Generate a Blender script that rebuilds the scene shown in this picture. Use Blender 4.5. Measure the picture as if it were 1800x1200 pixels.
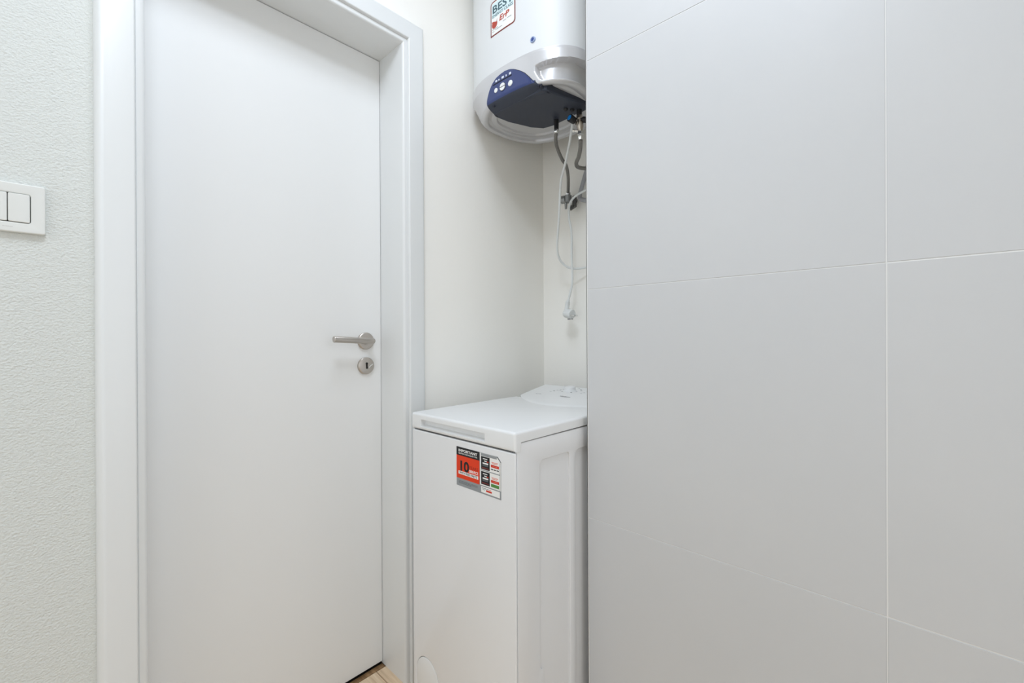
import bpy, bmesh, math, random
from mathutils import Vector, Matrix
random.seed(4)
S = bpy.context.scene
for o in list(bpy.data.objects):
    bpy.data.objects.remove(o)
COL = S.collection

# ------------------------------------------------------------------ camera
YAW, PITCH, ROLL, CAM_H, F_PX = 0.7571, -0.00182, -0.00455, 1.06846, 764.34
fw0 = Vector((math.cos(YAW), math.sin(YAW), 0)); rt0 = Vector((math.sin(YAW), -math.cos(YAW), 0)); up0 = Vector((0, 0, 1))
fwd = fw0*math.cos(PITCH) + up0*math.sin(PITCH)
u2 = -fw0*math.sin(PITCH) + up0*math.cos(PITCH)
rt = rt0*math.cos(ROLL) + u2*math.sin(ROLL)
up = -rt0*math.sin(ROLL) + u2*math.cos(ROLL)
cam_data = bpy.data.cameras.new('camera')
cam = bpy.data.objects.new('camera', cam_data); COL.objects.link(cam)
M = Matrix((rt, up, -fwd)).transposed().to_4x4()
M.translation = Vector((0, 0, CAM_H))
cam.matrix_world = M
cam_data.sensor_width = 36.0; cam_data.sensor_fit = 'HORIZONTAL'
cam_data.lens = F_PX/1800*36.0
cam_data.shift_y = -7.576/1800
cam_data.clip_start = 0.02
S.camera = cam

# ------------------------------------------------------------------ world, lamps, exposure
W = bpy.data.worlds.new('world'); S.world = W; W.use_nodes = True
W.node_tree.nodes['Background'].inputs[0].default_value = (0.03, 0.03, 0.03, 1)
W.node_tree.nodes['Background'].inputs[1].default_value = 1.0

def area(name, loc, size, power, col, rot=(0, 0, 0), shape='DISK', size_y=None):
    l = bpy.data.lights.new(name, 'AREA'); l.shape = shape; l.size = size
    if size_y: l.size_y = size_y
    l.energy = power; l.color = col
    o = bpy.data.objects.new(name, l); COL.objects.link(o); o.location = loc; o.rotation_euler = rot
    return o
# two ceiling lamps of the hallway, and two unseen fill lights added behind and beside the camera
area('ceiling_lamp_light', (0.42, 0.58, 2.49), 0.34, 4.2, (0.89, 0.985, 1.115))
area('hall_lamp_light', (0.0, 0.25, 2.49), 0.34, 9.2, (0.89, 0.985, 1.115))
area('side_fill_light', (-1.17, 0.45, 1.35), 1.3, 4.5, (0.90, 0.985, 1.10), (0, math.radians(-90), 0), 'RECTANGLE', 1.5)
area('rear_fill_light', (0.35, -1.27, 1.35), 1.1, 5.0, (0.90, 0.985, 1.10), (math.radians(90), 0, 0), 'RECTANGLE', 1.5)

S.view_settings.view_transform = 'Standard'; S.view_settings.look = 'None'
S.view_settings.exposure = 0.02; S.view_settings.gamma = 1.0
S.view_settings.use_curve_mapping = False
S.cycles.max_bounces = 16; S.cycles.diffuse_bounces = 10; S.cycles.glossy_bounces = 6
S.cycles.use_denoising = True
S.cycles.sample_clamp_indirect = 6.0

# ------------------------------------------------------------------ materials
def mat(name, col, rough=0.5, metal=0.0, spec=0.5, coat=0.0):
    m = bpy.data.materials.new(name); m.use_nodes = True
    b = m.node_tree.nodes['Principled BSDF']
    b.inputs['Base Color'].default_value = (*col, 1)
    b.inputs['Roughness'].default_value = rough
    b.inputs['Metallic'].default_value = metal
    b.inputs['Specular IOR Level'].default_value = spec
    b.inputs['Coat Weight'].default_value = coat
    return m
def srgb(r, g, b):
    f = lambda c: (c/255/12.92) if c <= 10 else ((c/255+0.055)/1.055)**2.4
    return (f(r), f(g), f(b))
def nodes(m):
    nt = m.node_tree
    return nt, nt.nodes, nt.links, nt.nodes['Principled BSDF']
def coords(nt, scale=(1, 1, 1), rot=(0, 0, 0), space='Object'):
    tc = nt.nodes.new('ShaderNodeTexCoord'); mp = nt.nodes.new('ShaderNodeMapping')
    mp.inputs['Scale'].default_value = scale; mp.inputs['Rotation'].default_value = rot
    nt.links.new(tc.outputs[space], mp.inputs[0]); return mp.outputs[0]
def bump(nt, b, src, strength, dist):
    n = nt.nodes.new('ShaderNodeBump'); n.inputs['Strength'].default_value = strength; n.inputs['Distance'].default_value = dist
    nt.links.new(src, n.inputs['Height']); nt.links.new(n.outputs[0], b.inputs['Normal']); return n
def noise(nt, vec, scale, detail=3, rough=0.5):
    n = nt.nodes.new('ShaderNodeTexNoise'); n.inputs['Scale'].default_value = scale
    n.inputs['Detail'].default_value = detail; n.inputs['Roughness'].default_value = rough
    nt.links.new(vec, n.inputs['Vector']); return n.outputs[0]
def ramp(nt, src, stops):
    r = nt.nodes.new('ShaderNodeValToRGB'); e = r.color_ramp.elements
    e[0].position, e[0].color = stops[0][0], (*stops[0][1], 1)
    e[1].position, e[1].color = stops[-1][0], (*stops[-1][1], 1)
    for p, c in stops[1:-1]:
        k = e.new(p); k.color = (*c, 1)
    nt.links.new(src, r.inputs[0]); return r.outputs[0]

# rough white plaster: fine wrinkled relief
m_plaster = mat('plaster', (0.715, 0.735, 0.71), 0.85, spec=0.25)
nt, N, L, B = nodes(m_plaster)
v = coords(nt, (1, 1, 1.25))
n1 = noise(nt, v, 230, 4, 0.55); n2 = noise(nt, v, 75, 2, 0.5)
mx = nt.nodes.new('ShaderNodeMath'); mx.operation = 'MULTIPLY_ADD'; mx.inputs[1].default_value = 0.45
L.new(n2, mx.inputs[0]); L.new(n1, mx.inputs[2])
bump(nt, B, mx.outputs[0], 0.62, 0.0045)

m_niche = mat('lightened_wall_paint', (0.915, 0.90, 0.86), 0.8, spec=0.25)  # smooth cream paint, lightened in place of stronger light in the niche
nt, N, L, B = nodes(m_niche)
bump(nt, B, noise(nt, coords(nt), 160, 3), 0.12, 0.002)
m_ceiling = mat('ceiling_paint', (0.86, 0.86, 0.85), 0.9, spec=0.2)

m_tile = mat('tile_glaze', (0.58, 0.587, 0.595), 0.42, spec=0.42)
nt, N, L, B = nodes(m_tile)
v = coords(nt)
L.new(ramp(nt, noise(nt, v, 3.0, 4), [(0.3, (0.572, 0.580, 0.590)), (0.7, (0.592, 0.598, 0.605))]), B.inputs['Base Color'])
bump(nt, B, noise(nt, v, 420, 2), 0.035, 0.001)
m_grout = mat('grout', (0.78, 0.78, 0.77), 0.9)
m_dark_matt = mat('dark_matt', (0.16, 0.155, 0.145), 0.9)
m_edgetrim = mat('edge_trim', (0.80, 0.80, 0.79), 0.35)

m_door = mat('door_laminate', (0.80, 0.805, 0.80), 0.42, spec=0.4)
nt, N, L, B = nodes(m_door)
bump(nt, B, noise(nt, coords(nt), 300, 2), 0.03, 0.001)
m_frame = mat('frame_laminate', (0.755, 0.77, 0.77), 0.33, spec=0.45)

m_steel = mat('brushed_steel', (0.53, 0.49, 0.45), 0.33, 1.0)
nt, N, L, B = nodes(m_steel)
bump(nt, B, noise(nt, coords(nt, (40, 900, 900)), 1.0, 2), 0.15, 0.0005)
m_hole = mat('keyhole_black', (0.012, 0.012, 0.012), 0.8)

m_switch = mat('switch_plastic', (0.735, 0.745, 0.72), 0.3)
m_mark = mat('switch_mark', (0.60, 0.60, 0.58), 0.5)

# oak planks, grain along Y
def wood(name, a, b2, c):
    m = mat(name, a, 0.45, spec=0.4); nt, N, L, B = nodes(m)
    oi = nt.nodes.new('ShaderNodeObjectInfo')
    tc = nt.nodes.new('ShaderNodeTexCoord'); mp = nt.nodes.new('ShaderNodeMapping')
    mp.inputs['Scale'].default_value = (38, 2.6, 10)
    ad = nt.nodes.new('ShaderNodeVectorMath'); ad.operation = 'ADD'
    sc = nt.nodes.new('ShaderNodeMath'); sc.operation = 'MULTIPLY'; sc.inputs[1].default_value = 37.0
    L.new(oi.outputs['Random'], sc.inputs[0]); L.new(tc.outputs['Object'], ad.inputs[0]); L.new(sc.outputs[0], ad.inputs[1])
    L.new(ad.outputs[0], mp.inputs[0])
    n = noise(nt, mp.outputs[0], 2.2, 7, 0.62)
    L.new(ramp(nt, n, [(0.33, b2), (0.5, a), (0.66, c)]), B.inputs['Base Color'])
    bump(nt, B, n, 0.12, 0.002)
    return m
m_oak = wood('oak_laminate', (0.72, 0.555, 0.385), (0.60, 0.44, 0.29), (0.80, 0.65, 0.48))
m_thr = wood('threshold_oak', (0.27, 0.16, 0.075), (0.18, 0.10, 0.045), (0.36, 0.22, 0.11))
m_seam = mat('floor_underlay', (0.10, 0.06, 0.035), 0.9)

m_appl = mat('appliance_enamel', (0.79, 0.80, 0.815), 0.22, spec=0.45)
m_applp = mat('appliance_plastic', (0.80, 0.81, 0.815), 0.3, spec=0.45)
m_gap = mat('appliance_gap', (0.05, 0.05, 0.05), 0.8)
m_print = mat('grey_print', (0.12, 0.12, 0.13), 0.5)
m_printl = mat('light_grey_print', (0.38, 0.39, 0.40), 0.5)

def flat(name, c): return mat(name, srgb(*c), 0.45, spec=0.35)
k_black = flat('ink_black', (24, 25, 28)); k_orange = flat('ink_orange', (222, 58, 12)); k_grey = flat('ink_grey', (146, 150, 153))
k_white = flat('ink_white', (238, 238, 236)); k_dgrey = flat('ink_dark_grey', (98, 102, 106)); k_red = flat('ink_red', (205, 52, 30))
k_green = flat('ink_green', (84, 138, 66)); k_maroon = flat('ink_maroon', (120, 52, 46)); k_brick = flat('ink_brick', (180, 72, 58))
k_teal = flat('ink_teal', (70, 98, 108)); k_pale = flat('ink_pale_blue', (214, 232, 236)); k_dred = flat('ink_dark_red', (150, 30, 8))
k_salmon = flat('ink_salmon', (226, 132, 112))

m_tank = mat('tank_enamel', (0.72, 0.735, 0.745), 0.5, spec=0.5)
m_silver = mat('silver_plastic', (0.60, 0.60, 0.615), 0.30, 0.25, 0.5)
m_navy = mat('navy_plastic', srgb(50, 63, 112), 0.28, spec=0.5)
m_slate = mat('slate_plastic', srgb(54, 59, 72), 0.5, spec=0.4)
m_button = mat('button_white', (0.80, 0.81, 0.80), 0.35)
m_icon = mat('icon_print', (0.72, 0.76, 0.86), 0.5)
m_rubber = mat('black_rubber', (0.014, 0.014, 0.016), 0.55)
m_blue = mat('blue_cap', srgb(20, 130, 215), 0.4)
m_nickel = mat('nickel', (0.56, 0.50, 0.43), 0.28, 1.0)
m_chrome = mat('chrome', (0.80, 0.80, 0.79), 0.14, 1.0)
m_zinc = mat('dull_zinc', (0.30, 0.31, 0.31), 0.42, 0.8)
m_darkzinc = mat('dark_zinc', (0.10, 0.10, 0.095), 0.45, 0.7)
m_cable = mat('white_cable', (0.74, 0.765, 0.765), 0.45)
m_greypipe = mat('grey_pipe', (0.36, 0.365, 0.39), 0.5)
m_dot = mat('indicator_blue', srgb(48, 68, 140), 0.25)
m_dotring = mat('indicator_ring', srgb(150, 168, 205), 0.25)
m_lip = mat('panel_edge_black', (0.015, 0.018, 0.035), 0.5)

# braided steel hose: woven relief
m_braid = mat('steel_braid', (0.36, 0.35, 0.335), 0.38, 0.85)
nt, N, L, B = nodes(m_braid)
def wave(rot):
    w = nt.nodes.new('ShaderNodeTexWave'); w.inputs['Scale'].default_value = 190; w.wave_profile = 'SIN'
    L.new(coords(nt, (1, 1, 1), rot), w.inputs['Vector']); return w.outputs[1]
ml = nt.nodes.new('ShaderNodeMath'); ml.operation = 'MULTIPLY'
L.new(wave((0.0, 0.8, 0.8)), ml.inputs[0]); L.new(wave((0.0, -0.8, -0.8)), ml.inputs[1])
L.new(ramp(nt, ml.outputs[0], [(0.05, (0.14, 0.135, 0.13)), (0.5, (0.48, 0.465, 0.44))]), B.inputs['Base Color'])
bump(nt, B, ml.outputs[0], 0.6, 0.001)

# ------------------------------------------------------------------ object helpers
def link(name, me, m, parent=None):
    o = bpy.data.objects.new(name, me); COL.objects.link(o)
    if m is not None and not me.materials: me.materials.append(m)
    if parent is not None: o.parent = parent
    return o
def from_bm(name, bm, m, parent=None, smooth=True, angle=35):
    bmesh.ops.recalc_face_normals(bm, faces=bm.faces)
    me = bpy.data.meshes.new(name); bm.to_mesh(me); bm.free()
    if smooth:
        for p in me.polygons: p.use_smooth = True
        me.set_sharp_from_angle(angle=math.radians(angle))
    return link(name, me, m, parent)
def empty(name, loc=(0, 0, 0)):
    o = bpy.data.objects.new(name, None); COL.objects.link(o); o.location = loc; o.empty_display_size = 0.05
    return o
def tag(o, label, cat, group=None, kind=None):
    o['label'] = label; o['category'] = cat
    if group: o['group'] = group
    if kind: o['kind'] = kind
    return o
def bm_box(bm, x0, x1, y0, y1, z0, z1):
    vs = [bm.verts.new((x, y, z)) for x in (x0, x1) for y in (y0, y1) for z in (z0, z1)]
    for f in ((0, 1, 3, 2), (4, 6, 7, 5), (0, 4, 5, 1), (2, 3, 7, 6), (0, 2, 6, 4), (1, 5, 7, 3)):
        bm.faces.new([vs[i] for i in f])
    return vs
def box(name, x0, x1, y0, y1, z0, z1, m, parent=None, bev=0.0, seg=2):
    bm = bmesh.new(); bm_box(bm, x0, x1, y0, y1, z0, z1)
    bmesh.ops.recalc_face_normals(bm, faces=bm.faces)
    if bev: bmesh.ops.bevel(bm, geom=bm.edges[:], offset=bev, segments=seg, profile=0.5, affect='EDGES')
    return from_bm(name, bm, m, parent)
def smooth_path(pts, k=8):
    P = [Vector(p) for p in pts]
    if len(P) < 3: return P
    out = []
    for i in range(len(P)-1):
        a = P[i-1] if i else P[0]*2-P[1]; b, c = P[i], P[i+1]; d = P[i+2] if i+2 < len(P) else P[-1]*2-P[-2]
        for j in range(k):
            t = j/k
            out.append(0.5*((2*b)+(c-a)*t+(2*a-5*b+4*c-d)*t*t+(3*b-a-3*c+d)*t**3))
    out.append(P[-1]); return out
def bm_tube(bm, path, r, n=14):
    P = [Vector(p) for p in path]; rs = r if isinstance(r, (list, tuple)) else [r]*len(P)
    T = [(P[min(i+1, len(P)-1)]-P[max(i-1, 0)]).normalized() for i in range(len(P))]
    a = T[0].orthogonal().normalized(); rings = []
    for i, p in enumerate(P):
        a = (a - T[i]*a.dot(T[i])).normalized(); b = T[i].cross(a)
        rings.append([bm.verts.new(p+(a*math.cos(2*math.pi*k/n)+b*math.sin(2*math.pi*k/n))*rs[i]) for k in range(n)])
    for i in range(len(rings)-1):
        for k in range(n):
            bm.faces.new((rings[i][k], rings[i][(k+1) % n], rings[i+1][(k+1) % n], rings[i+1][k]))
    bm.faces.new(rings[0][::-1]); bm.faces.new(rings[-1])
def tube(name, path, r, m, parent=None, n=14):
    bm = bmesh.new(); bm_tube(bm, path, r, n); return from_bm(name, bm, m, parent)
def lathe(name, origin, axis, prof, m, parent=None, n=32):
    """prof: (distance along axis, radius) pairs"""
    ax = Vector(axis).normalized(); o = Vector(origin); bm = bmesh.new()
    a = ax.orthogonal().normalized(); b = ax.cross(a); rings = []
    for d, r in prof:
        rings.append([bm.verts.new(o+ax*d+(a*math.cos(2*math.pi*k/n)+b*math.sin(2*math.pi*k/n))*max(r, 1e-5)) for k in range(n)])
    for i in range(len(rings)-1):
        for k in range(n):
            bm.faces.new((rings[i][k], rings[i][(k+1) % n], rings[i+1][(k+1) % n], rings[i+1][k]))
    bm.faces.new(rings[0][::-1]); bm.faces.new(rings[-1])
    return from_bm(name, bm, m, parent)
def frame_matrix(origin, ux, uy):
    ux = Vector(ux).normalized(); uy = Vector(uy).normalized(); uz = ux.cross(uy)
    Mx = Matrix((ux, uy, uz)).transposed().to_4x4(); Mx.translation = Vector(origin); return Mx
def curve_plate(name, loops, Mx, depth, m, parent=None, bev=0.0, res=1):
    """flat plate cut from 2D loops (the first is the outline, the rest are holes), thickness 'depth' both ways of the plane"""
    cu = bpy.data.curves.new(name, 'CURVE'); cu.dimensions = '2D'; cu.fill_mode = 'BOTH'
    cu.extrude = max(depth-bev, 0); cu.bevel_depth = bev; cu.bevel_resolution = res
    if bev: cu.offset = -bev
    for lp in loops:
        sp = cu.splines.new('POLY'); sp.points.add(len(lp)-1); sp.use_cyclic_u = True
        for i, (x, y) in enumerate(lp): sp.points[i].co = (x, y, 0, 1)
    tmp = bpy.data.objects.new('tmp', cu); COL.objects.link(tmp)
    dg = bpy.context.evaluated_depsgraph_get(); dg.update()
    me = bpy.data.meshes.new_from_object(tmp.evaluated_get(dg)); bpy.data.objects.remove(tmp); bpy.data.curves.remove(cu)
    me.name = name; me.materials.clear(); me.transform(Mx)
    bm = bmesh.new(); bm.from_mesh(me); bmesh.ops.remove_doubles(bm, verts=bm.verts, dist=1e-6); bpy.data.meshes.remove(me)
    return from_bm(name, bm, m, parent, True, 40)
def rrect(x0, x1, y0, y1, r, n=6):
    out = []
    for cx, cy, a0 in ((x1-r, y1-r, 0), (x0+r, y1-r, 90), (x0+r, y0+r, 180), (x1-r, y0+r, 270)):
        for i in range(n+1):
            a = math.radians(a0+90*i/n); out.append((cx+r*math.cos(a), cy+r*math.sin(a)))
    return out
def text(name, s, size, Mx, m, parent=None, bold=0.0, sx=1.0, width=None, depth=0.00006, warp=None, align='LEFT', shear=0.0):
    cu = bpy.data.curves.new(name, 'FONT'); cu.body = s; cu.size = size; cu.extrude = depth; cu.offset = bold*size
    cu.align_x = align; cu.resolution_u = 3; cu.shear = shear
    tmp = bpy.data.objects.new('tmp', cu); COL.objects.link(tmp)
    dg = bpy.context.evaluated_depsgraph_get(); dg.update()
    me = bpy.data.meshes.new_from_object(tmp.evaluated_get(dg)); bpy.data.objects.remove(tmp); bpy.data.curves.remove(cu)
    me.name = name; me.materials.clear()
    xs = [v.co.x for v in me.vertices]
    if width and xs: sx = width/(max(xs)-min(xs))
    for v in me.vertices: v.co.x *= sx
    if warp:
        bm = bmesh.new(); bm.from_mesh(me); me2 = bpy.data.meshes.new(name)
        for vv in bm.verts: vv.co = warp(vv.co.x, vv.co.y, vv.co.z)
        bm.to_mesh(me2); bm.free(); me = me2
    else:
        me.transform(Mx)
    return link(name, me, m, parent)
def children_adopt(root):
    for o in list(COL.objects):
        if o.parent is root and root.type == 'EMPTY':
            o.matrix_parent_inverse = Matrix.Translation(-Vector(root.location))

# ------------------------------------------------------------------ the room
XT, YE = 0.970, 0.6432          # face and free edge of the tiled partition
YW, YC, YD = 1.166, 1.154, 1.2896   # plaster wall, door casing front, door leaf
XR, XL, ZT = 0.7407, 0.1335, 1.9700 # clear opening of the door
XB = 1.430                       # back wall of the niche
XMIN, YMIN, H = -1.20, -1.30, 2.55

# floor with separate planks
fl = box('floor', XMIN-0.1, XB+0.1, YMIN-0.1, 1.42, -0.06, -0.010, m_seam)
tag(fl, 'light oak plank floor in front of the white door', 'floor', kind='structure')
PW = 0.1360
plank_meshes = {}
def plank(x0, x1, y0, y1):
    k = (round(x1-x0, 4), round(y1-y0, 4))
    if k not in plank_meshes:
        bm = bmesh.new(); bm_box(bm, 0.0008, k[0]-0.0008, 0.0004, k[1]-0.0004, -0.010, 0.0)
        bmesh.ops.recalc_face_normals(bm, faces=bm.faces)
        bmesh.ops.bevel(bm, geom=[e for e in bm.edges if all(v.co.z > -0.001 for v in e.verts)], offset=0.0012, segments=1, affect='EDGES')
        me = bpy.data.meshes.new('plank'); bm.to_mesh(me); bm.free(); me.materials.append(m_oak); plank_meshes[k] = me
    o = bpy.data.objects.new('plank', plank_meshes[k]); COL.objects.link(o); o.location = (x0, y0, 0); o.parent = fl
xs = [0.7078 + PW*i for i in range(-14, 6)]
for i, x in enumerate(xs):
    x1 = x+PW
    if x1 < XMIN or x > XB: continue
    yend = 1.2716 if (x1 > XL and x < XR) else YW
    y = yend
    first = 0.55 + 0.37*((i*7) % 5)/2.2
    while y > YMIN:
        ln = first if y == yend else 1.2
        plank(max(x, XMIN), min(x1, XB), max(y-ln, YMIN), y); y -= ln

cl = box('ceiling', XMIN-0.1, XB+0.1, YMIN-0.1, YW+0.15, H, H+0.08, m_ceiling)
tag(cl, 'plain white ceiling above the hallway', 'ceiling', kind='structure')

def wall_with_hole():
    bm = bmesh.new()
    y0, y1 = YW, YD+0.055
    bm_box(bm, XMIN-0.1, XL-0.03, y0, y1, 0, H)
    bm_box(bm, XR+0.03, XB+0.1, y0, y1, 0, H)
    bm_box(bm, XL-0.03, XR+0.03, y0, y1, ZT+0.03, H)
    return bm
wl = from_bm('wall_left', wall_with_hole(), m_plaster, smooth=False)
wl.data.materials.append(m_niche)          # smoother cream coat from the door onward, paler to stand in for light
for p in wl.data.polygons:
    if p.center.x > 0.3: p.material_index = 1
tag(wl, 'rough white plaster wall around the door and beside the water heater', 'wall', kind='structure')
wb = box('wall_back', XB, XB+0.1, -0.2, YW, 0, H, m_niche)
tag(wb, 'smooth cream wall at the back of the niche', 'wall', kind='structure')
wn = box('wall_niche', XT+0.10, XB, 0.28, 0.38, 0, H, m_niche)
tag(wn, 'hidden side wall of the niche behind the tiled partition', 'wall', kind='structure')
wz = box('wall_front', XMIN-0.1, XT, YMIN-0.1, YMIN, 0, H, m_niche)
tag(wz, 'plain white wall behind the camera', 'wall', kind='structure')
wx = box('wall_hall', XMIN-0.1, XMIN, YMIN, YW, 0, H, m_niche)
tag(wx, 'plain white wall at the far end of the hallway', 'wall', kind='structure')
# unseen dark backing added behind the door so its bottom gap stays dark
dk = box('wall_dark_backing', XL-0.1, XR+0.1, 1.42, 1.45, 0, 2.2, m_dark_matt)
tag(dk, 'unseen dark backing added behind the closed door', 'wall', kind='structure')

# tiled partition
wr = box('wall_right', XT+0.0102, XT+0.098, YMIN, YE+0.0030, 0, H, m_niche)
jt = box('edge_dark_strip', XT+0.0101, XT+0.0160, YE-0.0010, YE+0.0088, 0, H, m_dark_matt, wr)  # narrow dark strip showing just past the trim
jt['label'] = 'narrow dark strip behind the pale edge strip'
tag(wr, 'partition wall clad in large matt grey-white tiles', 'wall', kind='structure')
gr = box('grout_bed', XT+0.0008, XT+0.0101, YMIN, YE-0.0016, 0, H, m_grout, wr)
gr['label'] = 'pale grout in the joints'
Z3 = 0.5902; zs = [0.0, Z3, Z3+0.6, Z3+1.2, Z3+1.8, H]
ys = [YE-0.0016, 0.0447, -0.5553, -1.1553, YMIN]
J = 0.0008
tm = {}
for i in range(len(ys)-1):
    for j in range(len(zs)-1):
        w, h = round(ys[i]-ys[i+1]-2*J, 4), round(zs[j+1]-zs[j]-2*J, 4)
        if (w, h) not in tm:
            bm = bmesh.new(); bm_box(bm, 0, 0.008, 0, w, 0, h)
            bmesh.ops.recalc_face_normals(bm, faces=bm.faces)
            bmesh.ops.bevel(bm, geom=[e for e in bm.edges if all(v.co.x < 0.001 for v in e.verts)], offset=0.0007, segments=2, affect='EDGES')
            me = bpy.data.meshes.new('tile'); bm.to_mesh(me); bm.free(); me.materials.append(m_tile)
            for p in me.polygons: p.use_smooth = True
            me.set_sharp_from_angle(angle=math.radians(20))
            tm[(w, h)] = me
        o = bpy.data.objects.new('tile', tm[(w, h)]); COL.objects.link(o); o.parent = wr
        o.location = (XT + random.uniform(-0.00015, 0.00015), ys[i+1]+J, zs[j]+J)
te = box('trim_1', XT-0.0002, XT+0.0100, YE-0.0014, YE+0.0002, 0, H, m_edgetrim, bev=0.0003, seg=1)
tag(te, 'thin pale edge strip along the free edge of the tiled partition', 'edge trim', kind='structure')

# ------------------------------------------------------------------ door and its frame
dr = empty('door_1', ((XL+XR)/2, YD, 0))
tag(dr, 'closed plain white door with a brushed steel lever handle', 'door', kind='structure')
box('door_leaf', XL+0.0015, XR-0.0012, YD, YD+0.04, 0.0085, ZT-0.002, m_door, dr, bev=0.0008, seg=1)
hx, hz, kz = 0.6845, 1.0560, 0.9775
ros = lathe('handle_rosette', (hx, YD, hz), (0, -1, 0), [(0, 0.0268), (0.0070, 0.0268), (0.0088, 0.0252), (0.0092, 0.0240), (0.0092, 0.0125), (0.0105, 0.0120), (0.0105, 0.001)], m_steel, dr, 48)
bm = bmesh.new()
bm_tube(bm, [(hx, YD-0.008, hz), (hx, YD-0.043, hz), (hx-0.0018, YD-0.0485, hz+0.0002), (hx-0.0075, YD-0.0525, hz+0.0006), (hx-0.03, YD-0.053, hz+0.0012), (0.5600, YD-0.0530, hz+0.0062), (0.5588, YD-0.0530, hz+0.0062)],
        [0.0094]*6+[0.0084], 28)
from_bm('lever_handle', bm, m_steel, dr)['label'] = 'round bar lever of brushed steel'
esc = lathe('keyhole_rosette', (hx, YD, kz), (0, -1, 0), [(0, 0.0268), (0.0070, 0.0268), (0.0088, 0.0250), (0.0092, 0.0240), (0.0092, 0.001)], m_steel, dr, 48)
def zx(o): return frame_matrix(o, (1, 0, 0), (0, 0, 1))
kh = [(0.0042*math.cos(a), 0.0068+0.0042*math.sin(a)) for a in [math.radians(t) for t in range(-40, 221, 20)]] + [(-0.0023, -0.0095), (0.0030, -0.0095)]
curve_plate('keyhole', [kh], zx((hx+0.0005, YD-0.0093, kz)), 0.0002, m_hole, esc)
bm = bmesh.new(); bm_tube(bm, [(hx+0.004, YD-0.0104, kz-0.0065), (hx+0.0205, YD-0.0100, kz+0.0045)], [0.0026, 0.0012], 10)
from_bm('key_cover', bm, m_chrome, esc)['label'] = 'small bright swing cover beside the keyhole'
children_adopt(dr)

# frame: moulding profile swept around the opening (u outwards from the opening, v away from the door leaf)
prof = [(0.0, -(YD+0.045-YC)), (0.0, -0.0085)] + [(0.0085-0.0085*math.cos(a), -0.0085+0.0085*math.sin(a)) for a in [math.radians(t) for t in (20, 40, 60, 75, 90)]] + \
       [(0.0145, 0.0), (0.0152, -0.0010), (0.0158, 0.0012), (0.0172, 0.0068), (0.0190, 0.0080)]
cas = [(0.0620, 0.0080)] + [(0.062+0.0145*math.sin(a), -0.0065+0.0145*math.cos(a)) for a in [math.radians(t) for t in (20, 40, 60, 75, 90)]] + [(0.0765, -0.0135)]
full = prof + cas
def frame_strip(pr, name, parent, m, lab=None):
    ring = []
    bm = bmesh.new()
    # left post, head, right post as one mitred sweep
    st = [lambda u: (XL-u, 0.0), lambda u: (XL-u, ZT+u), lambda u: (XR+u, ZT+u), lambda u: (XR+u, 0.0)]
    rows = []
    for f in st:
        row = []
        for u, vv in pr:
            x, z = f(u); row.append(bm.verts.new((x, YC - vv, z)))
        rows.append(row)
    for a, b in zip(rows, rows[1:]):
        for k in range(len(pr)-1): bm.faces.new((a[k], a[k+1], b[k+1], b[k]))
    o = from_bm(name, bm, m, parent, True, 30)
    if lab: o['label'] = lab
    return o
fr = empty('trim_2', ((XL+XR)/2, YC, 0))
tag(fr, 'white door frame with rounded casing around the closed door', 'door frame', kind='structure')
frame_strip(full[:10], 'jamb_lining', fr, m_frame)
frame_strip(full[9:], 'casing', fr, m_frame)
children_adopt(fr)
th = box('trim_3', XL+0.001, XR-0.0005, 1.2736, 1.2930, -0.009, -0.0012, m_thr, bev=0.001)
box('gap_shade_strip', XL+0.001, XR-0.0005, 1.2933, 1.335, -0.009, -0.0060, m_hole, th)['label'] = 'black strip painted as the shaded gap under the door leaf'  # shade of the under-door gap put into a black strip
tag(th, 'dark brown wooden threshold strip under the white door', 'threshold', kind='structure')

# ------------------------------------------------------------------ light switch
sw = empty('light_switch', (-0.0520, YW, 1.2990))
tag(sw, 'white double rocker light switch on the plaster wall left of the door', 'light switch')
sx, sz = -0.0522, 1.2988
def wallM(o): return frame_matrix(o, (1, 0, 0), (0, 0, 1))
fo = rrect(sx-0.0455, sx+0.0455, sz-0.0432, sz+0.0432, 0.0035, 4); fi = rrect(sx-0.0272, sx+0.0272, sz-0.0258, sz+0.0252, 0.0035, 4)
curve_plate('frame', [fo, fi], wallM((0, YW-0.0048, 0)), 0.0048, m_switch, sw, bev=0.0020, res=3)
box('back_plate', sx-0.030, sx+0.030, YW-0.0035, YW-0.0002, sz-0.030, sz+0.030, m_hole, sw)
for x0, x1 in ((sx-0.0265, sx-0.0004), (sx+0.0006, sx+0.0264)):
    curve_plate('rocker', [rrect(x0, x1, sz-0.0250, sz+0.0245, 0.0020, 3)], wallM((0, YW-0.0058, 0)), 0.0048, m_switch, sw, bev=0.0009, res=2)
for k in range(9):
    box('brand_mark', sx-0.0060+k*0.0014, sx-0.0060+k*0.0014+0.0009, YW-0.00972, YW-0.0094, sz-0.0352, sz-0.0338+0.0004*(k % 2), m_mark, sw)
children_adopt(sw)

# ------------------------------------------------------------------ washing machine
XF, Y0, Y1, XK = 0.710, 0.6625, 1.0670, 1.310
wm = empty('washing_machine', (1.01, 0.865, 0))
tag(wm, 'narrow white top loading washing machine with an orange warranty sticker on its front', 'washing machine')
box('body', XF+0.0070, XK, Y0+0.0075, Y1-0.004, 0.012, 0.803, m_appl, wm, bev=0.002)
box('lid_gap_shade', XF+0.0170, XK-0.012, Y0+0.010, Y1-0.010, 0.800, 0.830, m_gap, wm)  # near-black block, its colour stands for the shade in the lid gap
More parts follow.
